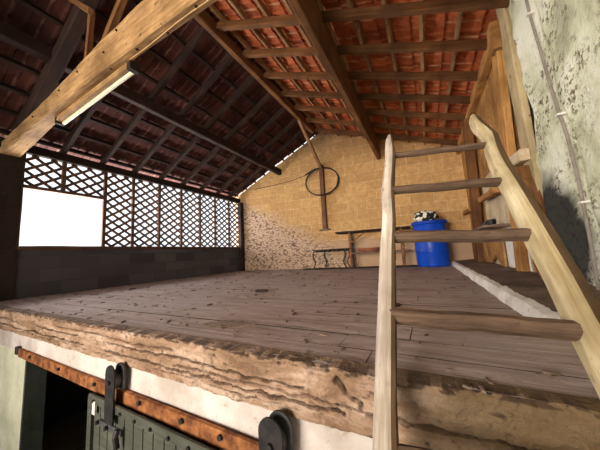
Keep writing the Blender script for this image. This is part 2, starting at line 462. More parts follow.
# loft edge : weathered beam face, displaced, with splits
def crackd(x, z):
    d = 0
    for (zc, amp, ph, xr) in ((-.165, .012, 13.0, (-3.5, -.2)), (-.115, .012, 17.0, (-1.2, .9)), (-.085, .020, 1.0, (-4.6, -.45)), (-.138, .022, 4.0, (-4.6, -.30)), (-.05, .012, 8.0, (-2.6, -1.2))):
        if xr[0] < x < xr[1]:
            zz = zc + .020 * noise.noise(Vector((x * 2.2, ph, 0))) + .010 * noise.noise(Vector((x * 13, ph, 3))) + .004 * noise.noise(Vector((x * 45, ph, 3)))
            d = max(d, (1 if noise.noise(Vector((x * 1.7, ph, 9))) > -.22 else .1) * max(0, 1 - abs(z - zz) / (.0035 + .004 * (noise.noise(Vector((x * 6, ph, 2))) + .5))) * amp * 1.5)
    # diagonal split and crumbled end near the ladder
    for (xa, za, xb, zb2) in ((-.33, -.03, -.17, -.16),):
        t = ((x - xa) * (xb - xa) + (z - za) * (zb2 - za)) / ((xb - xa) ** 2 + (zb2 - za) ** 2)
        if 0 < t < 1:
            dd = math.hypot(x - xa - t * (xb - xa) + .035 * noise.noise(Vector((x * 22, z * 22, 1))), z - za - t * (zb2 - za))
            d = max(d, max(0, 1 - dd / .012) * .03)
    return d
g = MB(); NX, NZ2 = 1000, 44
xs = [XR - (XR - XL) * (1 - i / NX) ** 1.7 for i in range(NX + 1)]; dirt = []
vs = []
for j in range(NZ2 + 1):
    for i, x in enumerate(xs):
        z = .004 - .204 * j / NZ2
        y = ye(x) - .03
        y += .014 * noise.noise(Vector((x * 3, z * 9, 0))) + .009 * noise.noise(Vector((x * 17, z * 30, 4))) + .004 * noise.noise(Vector((x * 60, z * 90, 4)))
        y += crackd(x, z)
        dv = crackd(x, z) / .022
        if j <= 3:
            dv = max(dv, .9 * (noise.noise(Vector((x * 22, 3, z * 60))) > .12 - .06 * (3 - j)))
            cr = .020 * max(0, noise.noise(Vector((x * 9, 7, z * 4))) + .25) + .012 * max(0, noise.noise(Vector((x * 33, 1, z))))
            y += cr * (1 - j / 4); z -= cr * .5 * (1 - j / 4)
        if z < -.16 and x < -.2: y += .012
        if x > .0: y += .018 * min(1, x / .1)
        pk = noise.noise(Vector((x * 26, 5, z * 50)))
        if pk > .5: dv = max(dv, (pk - .5) * 6); y += .003
        vs.append((x, y, z)); dirt.append(min(1, dv))
n = NX + 1
vs += [(x, ye(x) + .05, .004) for x in xs]
fs = [(j * n + i, j * n + i + 1, (j + 1) * n + i + 1, (j + 1) * n + i) for j in range(NZ2) for i in range(NX)]
b0 = (NZ2 + 1) * n
fs += [(b0 + i, b0 + i + 1, i + 1, i) for i in range(NX)]
vs += [(x, ye(x) + .05, -.20) for x in xs]; b1 = b0 + n
fs += [(NZ2 * n + i, NZ2 * n + i + 1, b1 + i + 1, b1 + i) for i in range(NX)]
g.add(vs, fs); o = g.build('trim_1', EDGEM, smooth=True)
at = o.data.attributes.new('dirt', 'FLOAT', 'POINT'); dirt += [.35] * (len(o.data.vertices) - len(dirt)); at.data.foreach_set('value', dirt); props(o, kind='structure')

# limewashed lintel below it
g = MB(); NX, NZ3 = 160, 6
vs = []
for j in range(NZ3 + 1):
    for i in range(NX + 1):
        x = XL + (XR - XL) * i / NX; z = -.198 - .16 * j / NZ3
        y = ye(x) - .012 + .006 * noise.noise(Vector((x * 3, z * 6, 20)))
        vs.append((x, y, z))
n = NX + 1
fs = [(j * n + i, j * n + i + 1, (j + 1) * n + i + 1, (j + 1) * n + i) for j in range(NZ3) for i in range(NX)]
bb = len(vs)
for i in range(NX + 1):
    x = XL + (XR - XL) * i / NX; vs.append((x, ye(x) + .3, -.36)); 
fs += [(NZ3 * n + i, NZ3 * n + i + 1, bb + i + 1, bb + i) for i in range(NX)]
g.add(vs, fs); o = g.build('trim_2', LIME, smooth=True); props(o, kind='structure')

# lower front wall, left of the doorway with its reveal, and right of it
g = MB(); g.box((XL, .94, ZG), (-3.36, 1.06, -.34)); props(g.build('wall_front', PLAST), kind='structure')
g = MB(); g.box((-.5, .90, ZG), (XR, 1.35, -.34)); props(g.build('wall_front', PLAST), kind='structure')
g = MB(); g.box((-3.362, .93, ZG), (-3.33, 1.07, -.345)); props(g.build('door_1', JAMB), kind='structure')

# ------------------------------------------------------------------ roof: tiles
def tile_slope(side, xa, xb, ya, ybf, mat, off=.10):
    """interlocking clay tiles seen from below; rows run along y"""
    g = MB(); sl = SLR if side > 0 else SLL
    ln = math.hypot(1, sl); pitch = .37 / ln
    k = 0; x = RX
    while abs(x - RX) < abs(xb - RX) - .02:
        xn = x + side * pitch; xo = x + side * pitch * 1.10
        if abs(xo - RX) > abs(xb - RX): xo = xb
        za = zr(x) if x != RX else RZ; zb_ = RZ - sl * abs(xo - RX)
        rows_ = []
        Y0 = ya; wv = .235; prof = [(0, .0), (.018, -.012), (.036, -.012), (.05, .004), (.12, .010), (.13, .001), (.145, .001), (.155, .010), (.22, .004)]
        ys = []
        y = Y0
        ymax = max(ybf(x), ybf(xo)) + .02
        while y < ymax:
            for (dy, dz) in prof: ys.append((y + dy, dz))
            y += wv
        vs = []
        for (xx, zz) in ((x, za + off + .012), (xo, zb_ + off - .018), (xo, zb_ + off + .0), (x, za + off + .03)):
            for (yy_, dz) in ys: vs.append((xx, min(yy_, ybf(xx)), zz + dz))
        m = len(ys)
        fs = [(q * m + i, q * m + i + 1, ((q + 1) % 4) * m + i + 1, ((q + 1) % 4) * m + i) for q in range(4) for i in range(m - 1)]
        fs += [(0, m, 2 * m, 3 * m), (m - 1, 2 * m - 1, 3 * m - 1, 4 * m - 1)]
        g.add(vs, fs); x = xn; k += 1
    return g.build('ceiling', mat)
YN = -6.0
props(tile_slope(1, RX, XR + .35, YN, lambda x: yb(x) + .2, TILE), kind='structure')
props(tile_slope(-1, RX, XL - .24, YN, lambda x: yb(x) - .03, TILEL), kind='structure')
# ridge cap
g = MB(); g.prism([(RX - .16, RZ + .02), (RX, RZ + .16), (RX + .16, RZ + .06), (RX + .16, RZ + .12), (RX, RZ + .2), (RX - .16, RZ + .08)], 'y', YN, yb(RX) + .2)
props(g.build('ceiling', TILE), kind='structure')

# battens (along y)
def battens(side, mat, slope_name):
    sl = SLR if side > 0 else SLL; ln = math.hypot(1, sl); pitch = .37 / ln
    lim = XR if side > 0 else XL; k = 0; x = RX + side * .16
    while (x < lim + .02 if side > 0 else x > lim - .02):
        z = RZ - sl * abs(x - RX) + .036
        timber('batten', (x, YN, z), (x, yb(x) - .02 - (.06 if side < 0 else 0), z), .045, .07, mat,
               '%s tile batten down from the ridge on the %s roof slope' % (ordn(k), slope_name), 'batten', 'tile battens under the %s roof slope' % slope_name, up=(side * sl, 0, 1), seg=20, jit=.002)
        k += 1; x += side * pitch
battens(1, W_BATT, 'right-hand orange')
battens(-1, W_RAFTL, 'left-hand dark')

# rafters (down the slope)
ridge_y = [-5.2, -4.6, -4.0, -3.4, -2.8, -2.2, -1.65, -1.1, -.5, .05, .62, 1.2, 1.78, 2.36, 2.92, 3.50, 4.10, 4.68, 5.28, 5.86]
for k, y in enumerate(ridge_y):
    d = len(ridge_y) - 1 - k
    x0, x1 = RX + .05, XR + .02
    y0_, y1_ = y, y + .11 * (x1 - x0)
    wdr = random.uniform(.055, .075)
    timber('rafter', (x0, y0_, zr(x0) - .05), (x1, y1_, zr(x1) - .05), wdr, .10, W_RAFT,
           '%s brown rafter out from the back wall on the right-hand orange slope' % ordn(d), 'rafter', 'rafters of the right-hand roof slope', seg=14, jit=.005)
for k in range(-12, 9):
    y = 1.12 + .563 * k
    if k == 8: y = 5.55
    d = 8 - k
    x0, x1 = RX - .06, XL - .08
    yA = min(y, yb(x0) - .1); yB = min(y, yb(x1) - .1)
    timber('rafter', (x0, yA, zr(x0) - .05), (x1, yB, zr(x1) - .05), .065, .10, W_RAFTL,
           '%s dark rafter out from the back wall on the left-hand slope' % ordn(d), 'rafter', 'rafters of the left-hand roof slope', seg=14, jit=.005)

# ridge beam, purlins, plates
timber('ridge_beam', (RX, YN, RZ - .11), (RX, 5.75, RZ - .11), .09, .20, W_PURL, 'long thin ridge beam running under the roof peak to the back wall', 'beam', seg=24, jit=.004)
timber('purlin', (-.875, YN, 3.0), (-.875, yb(-.875) - .01, 3.0), .085, .50, W_PURL, 'deep purlin plank on edge below the right-hand orange roof slope', 'beam', seg=24, jit=.005)
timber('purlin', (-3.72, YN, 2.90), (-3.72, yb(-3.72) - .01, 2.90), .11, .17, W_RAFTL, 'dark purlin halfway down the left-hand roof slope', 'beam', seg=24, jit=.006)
timber('wall_plate', (XL - .02, .9, 2.195), (XL - .02, 5.98, 2.195), .10, .14, W_DARK, 'dark wall plate lying along the top of the lattice', 'beam', seg=24, jit=.004)
timber('wall_plate', (XR - .02, 2.95, 2.60), (XR - .02, yb(XR) + .02, 2.60), .10, .12, W_OR, 'orange-brown wall plate under the eave above the right-hand boards', 'beam', seg=16, jit=.004)

# ------------------------------------------------------------------ lattice side
bays = [1.25, 1.72, 2.31, 2.80, 3.35, 3.90, 4.45, 4.97, 5.51, 5.98]
ZB, ZT, ZM = .74, 2.12, 1.62
timber('sill_rail', (XL - .03, 1.26, ZB - .03), (XL - .03, 5.98, ZB - .03), .12, .06, W_LATT, 'brown sill rail lying on the grey block wall under the lattice', 'rail', seg=20)
timber('head_rail', (XL - .03, 1.25, ZM - .0), (XL - .03, 2.31, ZM - .0), .07, .05, W_LATT, 'rail across the top of the big bright opening in the lattice', 'rail', seg=6)
for k, y in enumerate(bays):
    if k == 1: za = ZM + .025
    else: za = ZB
    if k == len(bays) - 1: continue
    wd = .05 if 1 < k else .04
    if k == 0: lab = 'upright beside the dark pier at the left edge of the bright opening'
    elif k == 1: lab = 'short upright above the middle of the bright opening'
    elif k == 2: lab = 'upright at the right edge of the bright opening'
    else: lab = '%s lattice upright to the right of the bright opening' % ordn(k - 3)
    timber('lattice_upright', (XL - .03, y, za), (XL - .03, y, ZT), .055, wd, W_LATT, lab, 'post', 'uprights of the lattice side', up=(1, 0, 0), seg=5, jit=.002)
timber('corner_post', (XL + .07, 5.93, 0), (XL + .07, 5.93, 2.12), .13, .13, W_DARK, 'dark corner post where the lattice meets the back wall', 'post', up=(1, 0, 0), seg=8)

def lattice(ya, yc, za, zc, label):
    """two crossing layers of slats clipped to the bay"""
    g = MB(); slope = .70; step = .150; hw = .021
    for s, xo in ((1, .0), (-1, .012)):
        for q in range(-12, 40):
            cc = za + (q + .5) * step        # line z = cc + s*slope*(y-ya)
            pts = []
            ts = []
            for y in (ya, yc):
                z = cc + s * slope * (y - ya)
                if za <= z <= zc: pts.append((y, z))
            for z in (za, zc):
                y = ya + (z - cc) / (s * slope)
                if ya < y < yc: pts.append((y, z))
            if len(pts) < 2: continue
            (y_1, z_1), (y_2, z_2) = pts[0], pts[1]
            if math.hypot(y_2 - y_1, z_2 - z_1) < .05: continue
            x = XL - .03 + xo
            g.bar((x, y_1, z_1), (x, y_2, z_2), hw * 2, .011, up=(1, 0, 0), seg=1, ch=.1)
    o = g.build('lattice_panel', W_LATT, origin=(XL - .03, (ya + yc) / 2, za))
    props(o, label, 'lattice', 'diamond lattice panels of the left side')
lattice(1.27, 1.70, ZM + .025, ZT, 'short diamond lattice panel above the bright opening, nearest the dark pier')
lattice(1.74, 2.285, ZM + .025, ZT, 'short diamond lattice panel above the right half of the bright opening')
for k in range(2, len(bays) - 1):
    ya = bays[k] + .025; yc = bays[k + 1] - .025
    lattice(ya, yc, ZB, ZT, 'tall diamond lattice panel, %s to the right of the bright opening' % ordn(k - 2))

# ------------------------------------------------------------------ roof truss nearest the viewer
g = MB()
secs = [(-5.3, 1.02, 1.22, 2.02, 2.20), (-4.6, 1.02, 1.19, 2.05, 2.24), (-3.9, 1.015, 1.16, 2.10, 2.29), (-3.2, 1.015, 1.13, 2.13, 2.36), (-2.5, 1.015, 1.115, 2.145, 2.46), (-1.9, 1.015, 1.105, 2.15, 2.50), (-1, 1.01, 1.10, 2.15, 2.52), (0, 1.01, 1.10, 2.16, 2.50), (1.05, 1.01, 1.10, 2.16, 2.48)]
fine = []
for (s0, s1) in zip(secs, secs[1:]):
    for q in range(5):
        t = q / 5; fine.append([s0[i] * (1 - t) + s1[i] * t for i in range(5)])
fine.append(list(secs[-1]))
vs = []
for (x, y_a, y_b, z_a, z_b) in fine:
    c_ = .012
    for (yy_, zz_) in ((y_a + c_, z_a), (y_b - c_, z_a), (y_b, z_a + c_), (y_b, z_b - c_), (y_b - c_, z_b), (y_a + c_, z_b), (y_a, z_b - c_), (y_a, z_a + c_)):
        vs.append((x, yy_ + random.uniform(-.003, .003), zz_ + random.uniform(-.003, .003)))
m = len(fine)
fs = [(k * 8 + i, k * 8 + (i + 1) % 8, (k + 1) * 8 + (i + 1) % 8, (k + 1) * 8 + i) for k in range(m - 1) for i in range(8)] + [tuple(range(8)), tuple((m - 1) * 8 + i for i in range(8))]
g.add(vs, fs)
tie = g.build('tie_beam', W_TIE); props(tie, 'big warm hewn tie beam crossing overhead at upper left with a tube light under it', 'beam')
for (x, dy) in ((-4.3, .05), (-3.9, .08), (-2.35, .03), (-2.15, .06), (-1.95, .03), (-1.6, .06), (-1.25, .03), (-2.8, .02)):
    q = MB(); q.lathe([(.0, -.006), (.011, -.004), (.012, .0), (.012, .01)], 8, (x, 1.02 + dy, 2.147)); q.build('nail', NAIL, tie)
for (x, z) in ((-4.0, 2.2), (-3.3, 2.27), (-2.9, 2.32), (-2.4, 2.3), (-2.2, 2.42)):
    q = MB(); q.tube([(x, 1.02, z), (x, 1.006, z)], .010, 8); q.build('nail', NAIL, tie)

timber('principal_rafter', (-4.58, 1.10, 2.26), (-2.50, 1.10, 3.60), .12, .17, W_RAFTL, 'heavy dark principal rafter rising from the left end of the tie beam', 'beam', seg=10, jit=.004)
timber('roof_strut', (-2.88, 1.08, 2.38), (-2.84, 1.08, 3.02), .05, .05, W_PURL, 'short upright stick above the tie beam at upper left', 'strut', up=(0, 1, 0), seg=3)
timber('roof_strut', (-2.80, 1.06, 2.98), (-3.30, 1.06, 3.42), .06, .05, W_PURL, 'slanting stick meeting the short upright stick above the tie beam', 'strut', up=(0, 1, 0), seg=3)
timber('roof_strut', (-2.62, 1.09, 2.45), (-2.10, 1.09, 3.05), .06, .06, W_PURL, 'slanting brace on top of the tie beam, right of the upright stick', 'strut', up=(0, 1, 0), seg=3)

# tube light under the tie beam
tl = empty('tube_light', (-2.85, 1.13, 2.10), 'unlit fluorescent tube light fixed under the warm tie beam', 'lamp')
g = MB(); g.bar((-3.62, 1.125, 2.095), (-2.12, 1.10, 2.118), .05, .055, seg=1); g.build('housing', W_TIE, tl, origin=(-2.85, 1.13, 2.10))
g = MB(); g.tube([(-3.60, 1.165, 2.065), (-2.14, 1.135, 2.095)], .019, 12); o = g.build('diffuser', CREAM, tl, smooth=True, origin=(-2.85, 1.13, 2.10)); o['label'] = 'cream tube cover'
for (p, q) in (((-3.64, 1.14, 2.08), (-3.60, 1.14, 2.08)), ((-2.14, 1.115, 2.10), (-2.09, 1.115, 2.10))):
    g = MB(); g.bar(p, q, .085, .075); g.build('end_cap', W_DARK, tl, origin=p)
pts = []
for i in range(30):
    t = i / 29; x = -2.10 + 3.0 * t
    pts.append((x, 1.075 - .012 * min(1, t * 5) + .004 * math.sin(x * 6), 2.142 + .002 * math.sin(x * 7) + .012 * t))
g = MB(); g.tube(pts, .004, 6)
props(g.build('light_cable', CABLEB, smooth=True, origin=pts[0]), 'thin brown cable stapled along the underside of the tie beam', 'cable')

# ------------------------------------------------------------------ back wall furniture
def bw(x, off=0.0, z=0.0):      # point off metres in front of the back wall
    return Vector((x + off * math.sin(BWA), yb(x) - off * math.cos(BWA), z))
p = bw(-2.42, .06)
post = timber('wall_post', (p.x, p.y, 1.06), (p.x, p.y, 2.86), .12, .10, wood('post_brown', (.12, .055, .03), (.25, .12, .06), var=.05), 'brown upright post fixed to the back wall inside the hose loops', 'post', up=(0, 1, 0), seg=6)
s_ = bw(-2.40, .12)
timber('ridge_strut', (-2.42, 5.0, 3.62), (s_.x, s_.y, 2.72), .085, .075, wood('strut_tan', (.22, .11, .05), (.40, .21, .10), var=.05), 'slim tan strut from the ridge beam down to the wall post', 'strut', up=(1, 0, 0), seg=5)
g = MB(); q = bw(-2.45, .07); g.box((q.x - .14, q.y - .03, 1.015), (q.x + .16, q.y + .1, 1.05), jit=.006)
props(g.build('stone_ledge', RUBBLE, origin=(q.x, q.y, 1.03)), 'thin stone ledge under the foot of the wall post', 'ledge')
# hose loops
hc = bw(-2.40, .17, 2.36)
ux = Vector((math.cos(BWA), math.sin(BWA), 0)); uz = Vector((0, 0, 1)); un = Vector((math.sin(BWA), -math.cos(BWA), 0))
g = MB(); pts = []
for i in range(150):
    t = 2 * math.pi * i / 50 + math.pi / 2; k = i / 150
    rx = .47 + .018 * math.sin(k * 9) ; rz = .385 + .014 * math.cos(k * 11)
    pts.append(hc + ux * (rx * math.cos(t) + .012 * math.sin(k * 20)) + uz * (rz * math.sin(t) + .008 * math.sin(k * 13)) + un * (.03 * math.sin(k * 6)))
g.tube(pts, .011, 8)
props(g.build('hose_coil', HOSE, smooth=True, origin=hc), 'thin black hose coiled in a big ring on the back wall post', 'hose')
g = MB(); h0 = bw(-2.55, .12, 2.76); h1 = bw(-2.9, .06, 2.66)
g.tube([h0, bw(-2.7, .09, 2.73), h1], [.03, .03, .02], 8)
props(g.build('hose_nozzle', HOSE, smooth=True, origin=h0), 'short thick black hose end lying across the top of the coil', 'hose')
g = MB(); g.tube([bw(-2.85, .03, 2.68), bw(-3.3, .02, 2.58), bw(-3.9, .02, 2.53), bw(-4.6, .02, 2.50)], .007, 6)
props(g.build('wall_cable', HOSE, smooth=True, origin=bw(-2.85, .03, 2.68)), 'thin dark cable running left across the back wall from the hose ring', 'cable')

# plank table
def wp(u, v, z):                # furniture frame: u along wall from x=u, v out from the wall
    return bw(u, v, z)
tb = empty('plank_table', wp(-1.15, .35, 0), 'long thin plank table against the back wall, half hidden by the ladder pole', 'table')
og = wp(-1.15, .35, 0)
g = MB(); g.bar(wp(-2.05, .32, .885), wp(-.34, .32, .885), .48, .035, seg=6, jit=.003); g.build('table_top', W_DARK, tb, origin=og)
for u in (-1.72, -.55):
    for v in (.14, .50):
        g = MB(); g.bar(wp(u, v, 0.0), wp(u, v, .87), .045, .045, up=(1, 0, 0)); g.build('leg', RUST if v > .3 else IRON, tb, origin=og)
    g = MB(); g.bar(wp(u + (.02 if u < -1 else -.02), .47, .62), wp(u + (.40 if u < -1 else -.40), .47, .865), .03, .03, up=(0, 1, 0)); g.build('brace', RUST, tb, origin=og)
g = MB(); g.bar(wp(-1.74, .50, .60), wp(-1.74, .12, .60), .03, .03); g.build('brace', RUST, tb, origin=og)
g = MB(); g.bar(wp(-1.80, .32, .36), wp(-.36, .32, .36), .40, .03, seg=4, jit=.003); g.build('shelf', W_GREY, tb, origin=og)
bs = wp(-1.30, .30, .376)
g = MB(); g.lathe([(.20, 0), (.25, .03), (.28, .09), (.285, .095), (.27, .09), (.235, .035), (.19, .012)], 32, bs)
props(g.build('basin', PAN, smooth=True, origin=bs), 'shallow copper-coloured basin on the lower shelf of the plank table', 'basin')

# small iron table with curved legs
it = empty('iron_table', wp(-2.25, .22, 0), 'small low table with thin curved black iron legs under the wall post', 'table')
og = wp(-2.25, .22, 0)
g = MB(); g.bar(wp(-2.72, .24, .485), wp(-1.78, .24, .485), .34, .022, seg=2); g.build('table_top', W_DARK, it, origin=og)
g = MB()
for v in (.08, .40):
    pts = [wp(-2.68 + .9 * i / 24, v, .462 - .018 * abs(math.sin(i / 24 * math.pi * 4))) for i in range(25)]; g.tube(pts, .013, 6)
g.build('apron', IRON, it, origin=og)
for u in (-2.66, -2.44, -1.98, -1.82):
    v = .40 if u in (-2.66, -1.82) else .10
    sgn = -1 if u < -2.2 else 1
    g = MB(); pts = []
    for i in range(13):
        t = i / 12; z = .47 * (1 - t)
        pts.append(wp(u + sgn * (.055 * math.sin(t * math.pi * 2) * (1 - .4 * t) + .07 * t * t), v, z))
    g.tube(pts, [.017 - .005 * abs(i / 6 - 1) for i in range(13)], 7); g.build('leg', IRON, it, smooth=True, origin=og)
timber('loose_plank', wp(-2.95, .50, .016), wp(-.2, .52, .016), .14, .03, W_DARK, 'long dark plank lying on the floor in front of the two tables', 'plank', seg=8, jit=.003)

# blue drum
dr = empty('plastic_drum', (.085, 6.02, 0), 'tall blue plastic drum in the right back corner', 'barrel')
g = MB()
g.lathe([(0.286, 0), (0.308, .015), (0.315, .06), (0.320, .30), (0.324, .31), (0.324, .335), (0.320, .345), (0.322, .62), (0.327, .63), (0.327, .655), (0.322, .665), (0.320, .86), (0.308, .90)], 48)
g.build('body', BLUE, dr, smooth=True)
g = MB(); g.lathe([(0.343, .885), (0.351, .895), (0.351, .945), (0.340, .96), (0.281, .965), (0.270, .945), (0.054, .945)], 48); g.build('lid', BLUED, dr, smooth=True)
g = MB(); pts = [(.348 * math.cos(t), .348 * math.sin(t), .905) for t in [2 * math.pi * i / 40 for i in range(40)]]; g.tube(pts, .011, 8, closed=True); g.build('clamp_ring', BLUED, dr, smooth=True)
g = MB(); pts = [(-.315 - .03 * math.sin(math.pi * i / 8), -.10 - .0 * i, .62 + .10 * math.cos(math.pi * i / 8)) for i in range(9)]; g.tube(pts, .012, 8); g.build('handle', WHITE, dr, smooth=True)
# patterned bundle on the lid
t = NT('checked_cloth', .7); ch = t.n.new('ShaderNodeTexVoronoi'); ch.inputs['Scale'].default_value = 20; t.link(t.coord(), ch.inputs['Vector'])
t.col(t.ramp(ch.outputs['Color'], [(.45, (.012, .012, .012)), (.58, (.75, .72, .62))], 'CONSTANT'))
bc = Vector((.04, 6.0, .966))
g = MB(); NU, NV = 36, 18; vs = []
for j in range(NV + 1):
    for i in range(NU):
        th = 2 * math.pi * i / NU; ph = math.pi * j / NV
        rad = 1 + .13 * noise.noise(Vector((math.cos(th) * 2, math.sin(th) * 2, ph * 2))) + .05 * noise.noise(Vector((math.cos(th) * 7, math.sin(th) * 7, ph * 5)))
        vs.append((bc.x + .24 * rad * math.sin(ph) ** .4 * math.cos(th), bc.y + .17 * rad * math.sin(ph) ** .4 * math.sin(th), bc.z + .12 - .12 * rad * math.cos(ph)))
zmin = min(v_[2] for v_ in vs); vs = [(x_, y_, z_ - zmin + .945) for x_, y_, z_ in vs]
fs = [(j * NU + i, j * NU + (i + 1) % NU, (j + 1) * NU + (i + 1) % NU, (j + 1) * NU + i) for j in range(NV) for i in range(NU)]
g.add(vs, fs); props(g.build('cloth_bundle', t.m, smooth=True, origin=(bc.x, bc.y, .945)), 'lumpy black and white checked bundle sitting on the blue drum', 'bundle')

# ------------------------------------------------------------------ right side, timber part
# vertical boards, irregular feet, gaps letting daylight in
g = MB(); gp = MB()
gd = MB(); gd.box((XR + .03, 2.60, .05), (XR + .06, 3.09, 3.0)); props(gd.build('wall_right', W_DARK), kind='structure')  # added dark sheet, gives the shade of the gap beside the post
y = 3.10; k = 0
blist = []
while y < yb(XR) - .06:
    wdb = random.choice((.17, .20, .24, .28)); blist.append((y, min(y + wdb, yb(XR) - .02))); y += wdb + random.choice((.008, .012, .02))
for (ya, yc) in blist:
    if 3.3 < (ya + yc) / 2 < 5.0:      # pale boards behind the shelf, full height gap below
        gp.box((XR + .03, ya, .05), (XR + .055, yc, 1.45)); g.box((XR + .03, ya, 1.46), (XR + .055, yc, 2.62))
    else:
        g.box((XR + .03, ya, .05), (XR + .055, yc, 2.62))
props(g.build('wall_right', W_OR), kind='structure')
props(gp.build('wall_right', W_PALEBD), kind='structure')
def foot_board(ya, yc, z0_, z1_, notch, label):
    ym = (ya + yc) / 2; q = MB()
    q.prism([(ya, z0_), (ya + (yc - ya) * .22, z0_ + .01), (ym - notch * .2, z0_ + notch), (ym + notch * .3, z0_ + notch * .8), (yc - (yc - ya) * .2, z0_ + .02), (yc, z0_), (yc, z1_), (ya, z1_)], 'x', XR - .03, XR - .005)
    props(q.build('skirting_board', W_OR, origin=(XR - .02, ym, z0_)), label, 'board', 'notched boards along the foot of the right-hand wall')
foot_board(4.05, 5.0, .09, .62, .16, 'wide orange board with a notch cut in its foot, below the shelf')
foot_board(5.05, 5.75, .09, .62, .12, 'orange board with notched foot, second from the blue drum')
foot_board(5.80, 6.45, .09, .62, .12, 'orange board with notched foot, nearest the blue drum')
timber('wall_post', (XR - .03, 3.42, .06), (XR - .03, 3.06, 2.56), .20, .07, W_OR, 'thick orange-brown leaning post beside the whitewashed wall', 'post', up=(1, 0, 0), seg=8)
timber('wall_post', (XR - .06, 5.45, .06), (XR - .06, 4.95, 2.56), .26, .12, W_RAFT, 'darker brown post on the right-hand wall towards the blue drum', 'post', up=(1, 0, 0), seg=8)
timber('edge_board', (XR - .005, 2.80, .2), (XR - .005, 2.86, 2.9), .20, .05, wood('buff_board', (.42, .32, .17), (.62, .5, .3), var=.05), 'buff board standing against the ragged edge of the whitewashed wall', 'board', up=(1, 0, 0), seg=8)
timber('beam_stub', (XR - .10, 3.0, 2.50), (XR + .02, 3.0, 2.50), .16, .30, W_OR, 'squared yellow-brown beam stub at the top of the whitewashed wall edge', 'beam', seg=3)
timber('wall_rail', (XR - .07, 4.75, 1.10), (XR - .07, 3.72, 1.06), .07, .08, W_OR, 'short rail on the right-hand wall just above the shelf', 'rail', seg=4)
timber('wall_rail', (XR - .07, 6.6, 1.12), (XR - .07, 5.75, 1.10), .07, .08, W_OR, 'short rail on the right-hand wall above the blue drum', 'rail', seg=4)
timber('wall_rail', (XR - .10, 3.3, 1.18), (XR - .06, 2.74, 1.16), .09, .10, W_PALEBD, 'short pale rail end between the thick post and the whitewashed wall', 'rail', seg=4)
timber('wall_brace', (XR - .07, 2.86, 1.06), (XR - .07, 2.60, .10), .14, .12, W_PURL, 'dark crooked brace leaning down the whitewashed wall behind the ladder', 'brace', up=(1, 0, 0), seg=8, jit=.012)
# shelf and pots
g = MB(); g.box((XR - .28, 3.60, .600), (XR - .01, 5.0, .628)); props(g.build('wall_shelf', W_GREY, origin=(XR - .14, 4.3, .6)), 'narrow wooden shelf on the right-hand wall behind the ladder', 'shelf')
for (y, lab) in ((3.78, 'small round black pot on the wall shelf, nearer the ladder pole'), (4.15, 'small round black pot on the wall shelf, farther from the ladder pole')):
    g = MB(); g.lathe([(.03, 0), (.045, .01), (.05, .04), (.048, .07), (.042, .074), (.04, .06), (.035, .012)], 20, (XR - .16, y, .629))
    props(g.build('pot', BLACKP, smooth=True, origin=(XR - .16, y, .629)), lab, 'pot', 'black pots on the wall shelf')
# white panel added for the daylight seen through the gap below the shelf
g = MB(); g.box((XR + .005, 3.3, .08), (XR + .02, 4.05, .60)); props(g.build('daylight_gap_panel', WHITE, origin=(XR + .02, 3.7, .08)), 'white panel standing in for a daylight gap low in the right-hand wall below the shelf', 'panel')

# curb with rubble on it
g = MB(); NY, NXc = 150, 14; vs = []
for i in range(NY + 1):
    y = 1.40 + (6.35 - 1.40) * i / NY
    for j in range(NXc + 1):
        t = j / NXc
        x0c = .425 + .02 * noise.noise(Vector((y * 3, 0, 0)))
        if j == 0: x, z = x0c, -.01
        elif j == 1: x, z = x0c + .004, .035
        elif j == 2: x, z = x0c + .02, .070
        else: x, z = x0c + .02 + (XR - x0c - .02) * (t - 2 / NXc) / (1 - 2 / NXc), .072 + .02 * max(0, noise.noise(Vector((y * 5, t * 3, 3)))) + .015 * max(0, noise.noise(Vector((y * 17, t * 11, 3)))) + .03 * t
        x += .004 * noise.noise(Vector((y * 14, j, 2))); z += .005 * noise.noise(Vector((y * 11, j, 8)))
        if i == 0: z = -.01
        vs.append((x, y, z))
n = NXc + 1
fs = [(i * n + j, i * n + j + 1, (i + 1) * n + j + 1, (i + 1) * n + j) for i in range(NY) for j in range(NXc)]
mi = [0 if j < 3 else 1 for i in range(NY) for j in range(NXc)]
g.add(vs, fs, mi); props(g.build('trim_3', [CURBW, RUBBLE], smooth=True), kind='structure')

# cable down the whitewashed wall
g = MB(); pts = [(XR - .035, 2.33, 2.75), (XR - .033, 2.32, 2.4), (XR - .034, 2.30, 2.1), (XR - .035, 2.24, 1.75), (XR - .036, 2.19, 1.4), (XR - .034, 2.12, 1.05), (XR - .035, 2.09, .75), (XR - .035, 2.09, .35), (XR - .035, 2.11, .0)]
cb_ = empty('wall_conduit', (XR - .035, 2.1, 0), 'grey-brown cable clipped down the whitewashed wall at right', 'cable')
g.tube(pts, .009, 8); g.build('cable', CABLE, cb_, smooth=True, origin=(XR - .035, 2.1, 0))
for (y, z) in ((2.30, 2.1), (2.155, 1.22), (2.085, .62)):
    q = MB(); q.box((XR - .052, y - .018, z - .006), (XR - .01, y + .018, z + .006)); q.build('clip', WHITE, cb_, origin=(XR - .035, 2.1, 0))

